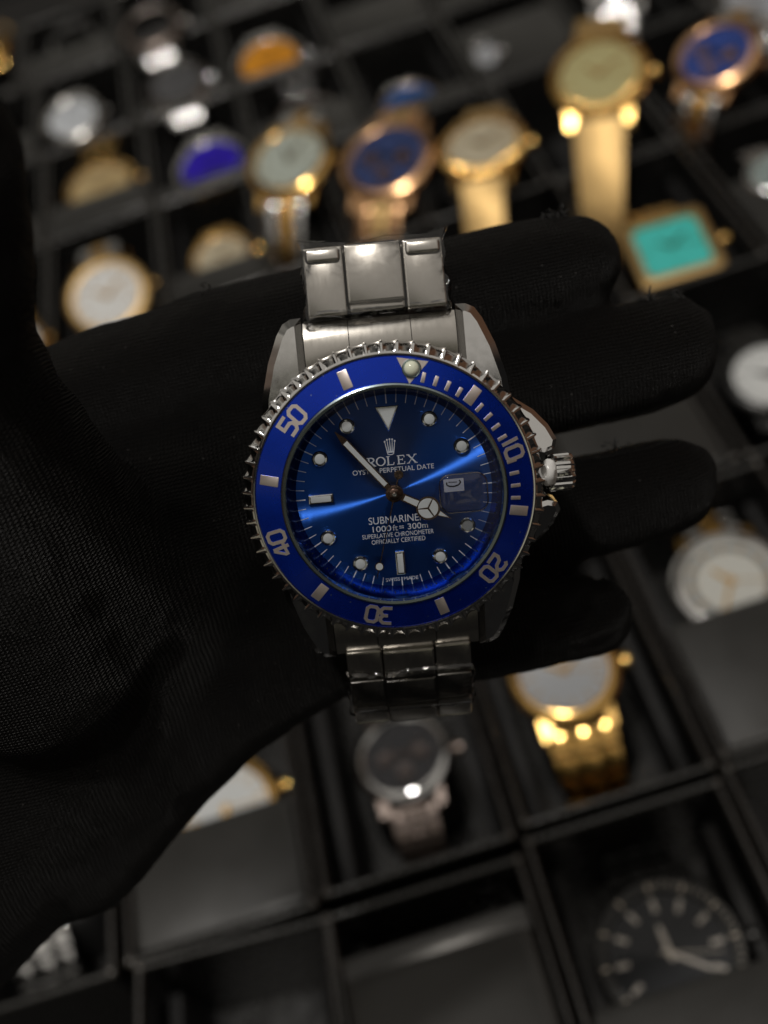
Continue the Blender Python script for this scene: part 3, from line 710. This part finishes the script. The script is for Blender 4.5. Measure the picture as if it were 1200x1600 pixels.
lathe([(.62, zs), (.62, zs + .14)], 30, bm=bm, c=polar(AS, 10.15)); lathe([(.78, zs - .1), (.78, zs + .16), (.5, zs + .3)], 36, bm=bm)
sh = obj('second_hand', bm, darkm, wt)
b2 = bmesh.new(); lathe([(.48, zs + .1), (.48, zs + .2)], 26, bm=b2, c=polar(AS, 10.15)); obj('lume', b2, lume, sh)
b2 = bmesh.new(); lathe([(.30, zs + .28), (.28, zs + .42), (.15, zs + .45)], 24, bm=b2); obj('hand_pin', b2, steel, sh)

# crystal with the date magnifier
cr = obj('crystal', lathe([(14.25, -.3), (14.25, .42), (14.0, .62)], 160), crystal_m, wt, sharp=15)
bm = bmesh.new(); c = (9.0, -.15)
loft(bm, [rrect(6.4, 5.3, 1.5, .63, 8, c), rrect(6.4, 5.3, 1.5, .85, 8, c), rrect(6.1, 5.0, 1.4, 1.10, 8, c), rrect(5.4, 4.3, 1.2, 1.30, 8, c), rrect(3.5, 2.6, .9, 1.48, 8, c), rrect(1.4, .9, .4, 1.54, 8, c)])
mg = obj('magnifier', bm, mag_m, cr, sharp=70)
bm = bmesh.new(); o_ = [Vector(p) for p in rrect(6.25, 5.15, 1.45, .95, 8, c)]; tube(bm, o_ + o_[:2], .10, 8); obj('magnifier_edge', bm, edge_m, mg)

# crown and its white protective bead
def xcyl(prof, n, bm=None, c=(0, 0, 0), flute=0):
    bm = bm or bmesh.new(); loops = []
    for r, xx in prof:
        lp = []
        for i in range(n):
            a = 2 * math.pi * i / n; rr = r - (flute if flute and (i // 3) % 2 and r > 2 else 0)
            lp.append((c[0] + xx, c[1] + rr * math.cos(a), c[2] + rr * math.sin(a)))
        loops.append(lp)
    return loft(bm, loops)
cw = obj('crown', xcyl([(1.7, 18.5), (1.7, 20.9), (2.35, 21.0), (2.6, 21.4), (2.62, 24.0), (2.4, 24.5), (2.1, 24.7)], 90, c=(0, 0, -6), flute=.22), steel, wt)
bm = bmesh.new(); bmesh.ops.create_icosphere(bm, subdivisions=3, radius=1, matrix=T((20.9, .5, -3.6)) @ Matrix.Diagonal((1.25, 1.9, 1.1, 1)))
for v in bm.verts: v.co += Vector(noise.noise_vector(v.co * 1.1)) * .25
obj('protective_bead', bm, white_bead, cw)

# bracelet: end links, then links with a wide middle
def endlink(q):
    bm = bmesh.new(); n = 14
    for c0, c1, zz, mi in ((-10, -4.15, 0, 0), (-4.05, 4.05, .12, 1), (4.15, 10, 0, 0)):
        xs = [c0 + (c1 - c0) * i / n for i in range(n + 1)]
        rows = []
        for f_ in range(7):
            row = []
            for x_ in xs:
                yi = math.sqrt(max(0, 18.6 ** 2 - x_ * x_)); y_ = yi + (23.1 - yi) * f_ / 6
                zt = -3.3 + zz - 1.5 * (f_ / 6) ** 2.2 - (.4 if f_ == 6 else 0)
                row.append(bm.verts.new((x_, q * y_, zt)))
            rows.append(row)
        rows.append([bm.verts.new((x_, q * 23.2, -8.4)) for x_ in xs])
        for a_, b_ in zip(rows, rows[1:]):
            for i in range(n): bm.faces.new((a_[i], a_[i + 1], b_[i + 1], b_[i])).material_index = mi
        for idx in (0, n):
            col = [r_[idx] for r_ in rows]; lastv = bm.verts.new((xs[idx], q * math.sqrt(18.6 ** 2 - xs[idx] ** 2), -8.4))
            bm.faces.new(col + [lastv]).material_index = mi
    return obj('end_link', bm, [brushed, brushed], wt, sharp=30)
endlink(1); endlink(-1)
def big_link(y, z, a, q, w, ln, th, long_mid=0, tabs=False):
    M = T((0, q * y, z)) @ RX(-q * a)
    bm = bmesh.new()
    for s in (-1, 1): box(bm, w * .285, ln, th, M @ T((s * w * .357, 0, 0)), .25, r=.25)
    box(bm, w * .41, ln * (.86 if tabs else 1) + long_mid, th, M @ T((0, q * (ln * .07 if tabs else .3), .14)), .3, r=.25)
    if tabs:
        box(bm, w * .41, 1.5, 1.6, M @ T((0, -q * (ln * .5 - .95), -.1)), .6)
        for s in (-1, 1):
            box(bm, w * .25, 1.9, .9, M @ T((s * w * .36, q * (ln * .5 - 1.2), th / 2 + .1)), .4, r=.5)
    lk = obj('link', bm, [brushed], wt); return lk, M
def wrap_film(lk, M, w, ln, th, seed):
    bm = bmesh.new(); nx, ny = 46, 26; g = []; rnd = random.Random(seed)
    per = 2 * (w / 2 + .9)
    for j in range(ny + 1):
        row = []
        for i in range(nx + 1):
            u = -1.12 + 2.24 * i / nx; v = -1 + 2 * j / ny
            xx = max(-1, min(1, u)) * (w / 2 + .35); zz = th / 2 + .38 - max(0, abs(u) - 1) * (w / 2) * 1.9
            yy = v * (ln / 2 + .8)
            if abs(v) > .9: zz -= (abs(v) - .9) * 9
            nv = noise.noise_vector(Vector((u * 3.2 + seed, v * 2.2, seed))); n2v = noise.noise_vector(Vector((u * 9 + seed, v * 5, 3 + seed)))
            rid = 1 - abs(nv.x) * 2
            edge = .30 + 1.1 * min(1, max(0, abs(u) - .8) * 4) + 3 * max(0, abs(v) - .72)
            row.append(bm.verts.new(M @ Vector((xx + edge * (.5 * nv.y + .25 * n2v.y), yy + edge * .5 * nv.z, zz + (edge - .25) * (.42 * rid ** 2 * .6 + .18 * n2v.x)))))
        g.append(row)
    for a_, b_ in zip(g, g[1:]):
        for i in range(nx): bm.faces.new((a_[i], a_[i + 1], b_[i + 1], b_[i]))
    k0 = len(bm.faces)
    for q in range(26):                # sharp creases where the film is gathered
        i0, j0 = (rnd.choice((rnd.randint(0, 4), rnd.randint(42, nx))), rnd.randint(0, ny)) if q % 2 else (rnd.randint(0, nx), rnd.randint(0, 3))
        di, dj = (0, rnd.choice((-1, 1))) if q % 2 else (rnd.choice((-1, 1)), 0)
        pts = []
        for s_ in range(rnd.randint(3, 8)):
            a_, b_ = i0 + di * s_ + (s_ % 3 == 2), j0 + dj * s_
            if 0 <= a_ <= nx and 0 <= b_ <= ny: pts.append(g[b_][a_].co.copy())
        pts = [p for n_, p in enumerate(pts) if n_ == 0 or (p - pts[n_ - 1]).length > .05]
        if len(pts) > 2: tube(bm, pts, [.015] + [.05] * (len(pts) - 2) + [.015], 5, mi=1)
    obj('protective_film', bm, [film, edge_m], lk, sharp=12)
lk, M = big_link(27.9, -6.4, R_(16), 1, 18.2, 9.0, 2.9, tabs=True); wrap_film(lk, M, 18.2, 9.0, 2.9, 1.7)
y, z, a, w = 30.6, -9.3, R_(84), 16.8
for i in range(5):
    big_link(y + math.cos(a) * 3.4, z - math.sin(a) * 3.4, a, 1, w, 6.6, 2.8); y += math.cos(a) * 7; z -= math.sin(a) * 7; a += R_(10); w -= .3
y, z, a, w = 22.2, -5.2, R_(17), 17.6
for i in range(7):
    lk, M = big_link(y + math.cos(a) * 2.5, z - math.sin(a) * 2.5, a, -1, w, 4.8, 2.8)
    if i == 1: wrap_film(lk, M, w, 6.8, 2.9, 5.2)
    y += math.cos(a) * 5.1; z -= math.sin(a) * 5.1
    a += R_((7, 16, 34, 30, 26, 20, 10)[i]); w -= .15

# ================================================================== THE GLOVED HAND
def caps(bm, chain):                # a chain of (px, py, depth, radius px) joined by tapered capsules
    for (a, b) in zip(chain, chain[1:]):
        pa, pb = at(*a[:3]), at(*b[:3]); ra, rb = a[3] * a[2] / F, b[3] * b[2] / F
        n = max(2, int((pb - pa).length / 2.2))
        pts = [pa.lerp(pb, i / n) for i in range(n + 1)]; rr = [ra + (rb - ra) * i / n for i in range(n + 1)]
        d = (pb - pa).normalized(); u = d.orthogonal().normalized(); v = d.cross(u)
        seg = 28; loops = []
        for k in range(6, 0, -1): t_ = math.pi / 2 * k / 6; loops.append((pa - d * ra * math.sin(t_), max(ra * math.cos(t_), .05)))
        loops += list(zip(pts, rr))
        for k in range(1, 7): t_ = math.pi / 2 * k / 6; loops.append((pb + d * rb * math.sin(t_), max(rb * math.cos(t_), .05)))
        loft(bm, [[p + (u * math.cos(2 * math.pi * q / seg) + v * math.sin(2 * math.pi * q / seg)) * r for q in range(seg)] for p, r in loops])
HD = 171
bm = bmesh.new()
HAND = [
 # index, middle, ring, little finger
 [(330, 545, HD + 2, 92), (480, 510, HD, 88), (640, 470, HD, 86), (762, 444, HD, 86), (850, 424, HD - 1, 82), (898, 412, HD - 1, 74)],
 [(330, 690, HD + 2, 95), (620, 640, HD + 2, 92), (790, 606, HD + 1, 90), (900, 586, HD, 90), (1000, 560, HD - 1, 88), (1036, 550, HD - 1, 84)],
 [(330, 840, HD + 2, 95), (640, 850, HD + 3, 90), (800, 818, HD + 2, 86), (900, 796, HD + 1, 83), (1000, 770, HD, 82), (1044, 760, HD, 76)], [(1060, 735, HD, 50), (1086, 726, HD, 34)], [(1060, 508, HD - 1, 50), (1080, 510, HD - 1, 36)],
 [(360, 980, HD + 2, 95), (620, 1010, HD + 4, 76), (760, 985, HD + 3, 76), (860, 968, HD + 2, 70), (930, 962, HD + 2, 62)],
 # back of the palm towards the wrist
 [(480, 510, HD, 88), (330, 560, HD + 3, 100), (180, 620, HD + 4, 112), (60, 690, HD + 6, 132)],
 [(480, 700, HD + 1, 95), (300, 740, HD + 3, 120), (80, 800, HD + 6, 150)],
 [(520, 860, HD + 3, 100), (300, 900, HD + 4, 140), (60, 960, HD + 8, 180)],
 [(480, 1030, HD + 4, 82), (380, 1060, HD + 4, 110), (250, 1120, HD + 6, 150), (60, 1200, HD + 10, 200)],
 [(300, 800, HD, 150), (180, 1050, HD + 2, 170), (25, 1250, HD + 6, 190), (-165, 1420, HD + 8, 205)],
 [(400, 1085, HD + 4, 60), (335, 1125, HD + 4, 78), (240, 1200, HD + 6, 100), (120, 1310, HD + 6, 120)],
 # ball of the thumb and the thumb itself, rising towards the camera at the left edge
 [(170, 930, HD - 8, 150), (60, 830, 152, 170), (-40, 680, 138, 160), (-80, 540, 126, 134), (-84, 400, 116, 134), (-96, 250, 108, 134), (-120, 160, 104, 118)],
 [(60, 1000, 160, 190), (-40, 830, 146, 200), (-100, 700, 136, 170)],
]
for c in HAND: caps(bm, c)
# rolled fabric at the empty end of the little finger
me = bpy.data.meshes.new('hand_src')
for v in bm.verts: v.co *= S
bm.to_mesh(me); bm.free()
src = bpy.data.objects.new('hand_src', me); COL.objects.link(src)
rm = src.modifiers.new('r', 'REMESH'); rm.mode = 'VOXEL'; rm.voxel_size = .0011; rm.use_smooth_shade = True
smo = src.modifiers.new('s', 'SMOOTH'); smo.iterations = 14; smo.factor = .6
dg = bpy.context.evaluated_depsgraph_get(); hm = bpy.data.meshes.new_from_object(src.evaluated_get(dg))
bpy.data.objects.remove(src)
# frame of the glove: x along the fingers
gx = cvdir((math.cos(R_(12.5)), -math.sin(R_(12.5)), 0)); gz = cz; gy = gz.cross(gx)
GM = T(at(600, 760, HD) * S) @ Matrix((gx, gy, gz)).transposed().to_4x4(); GI = GM.inverted()
bm = bmesh.new(); bm.from_mesh(hm)
bmesh.ops.transform(bm, matrix=GI, verts=bm.verts); bm.normal_update()
fold_c = GI @ (at(905, 955, HD - 6) * S)
for v in bm.verts:
    p = v.co * 1000; nv = noise.noise(p * .045); n2 = noise.noise(Vector((p.x * .10, p.y * .22, p.z * .2)) + Vector((9, 3, 1)))
    n3 = noise.noise(p * .55)
    k = (.5 if p.x > -20 else .25) * nv + .35 * n2 + .12 * n3
    # slack cloth creases near the palm, cupped end of the little finger
    if p.x < -10: k += .3 * max(0, -abs(noise.noise(Vector((p.x * .05, p.y * .03, 4)))) * 6 + .35) 
    dd = (v.co - fold_c) * 1000
    r_ = math.hypot(dd.x / 5.2, dd.y / 2.6)
    if dd.z > -6: k += -2.6 * math.exp(-r_ * r_ * 1.5) + .9 * math.exp(-(r_ - 1.45) ** 2 * 5)
    v.co += v.normal * k * S
bm.to_mesh(hm); bm.free(); hm.materials.clear(); hm.materials.append(knit)
for p_ in hm.polygons: p_.use_smooth = True
hm.name = 'person'
hand = bpy.data.objects.new('person', hm); COL.objects.link(hand); hand.matrix_world = GM
hand['label'] = 'left hand in black knitted glove, palm up, fingers pointing right, holding the blue wristwatch'; hand['category'] = 'person'
# tufts of loose yarn on the finger seams and stray fibres
def tuft(px, py, n, ln, seed):
    rnd = random.Random(seed); bm = bmesh.new(); c = GI @ (at(px, py, HD - 3) * S) * 1000
    for i in range(n):
        p = Vector(c) + Vector((rnd.gauss(0, .9), rnd.gauss(0, .4), rnd.gauss(0, 1))); d = Vector((rnd.gauss(0, .8), abs(rnd.gauss(.8, .4)), rnd.gauss(0, .6)))
        pts = []
        for k in range(7):
            pts.append(p.copy()); p += d.normalized() * ln / 6; d += Vector((rnd.gauss(0, .5), rnd.gauss(-.1, .4), rnd.gauss(0, .5)))
        tube(bm, pts, [.13, .13, .12, .11, .1, .09, .05], 5)
    obj('yarn_tuft', bm, yarn, hand)
tuft(868, 340, 26, 1.5, 1); tuft(1012, 472, 24, 1.4, 2); tuft(1060, 466, 8, 1.6, 3); tuft(958, 700, 8, 1.5, 4); tuft(890, 512, 10, 1.5, 5); tuft(330, 450, 6, 1.2, 6)
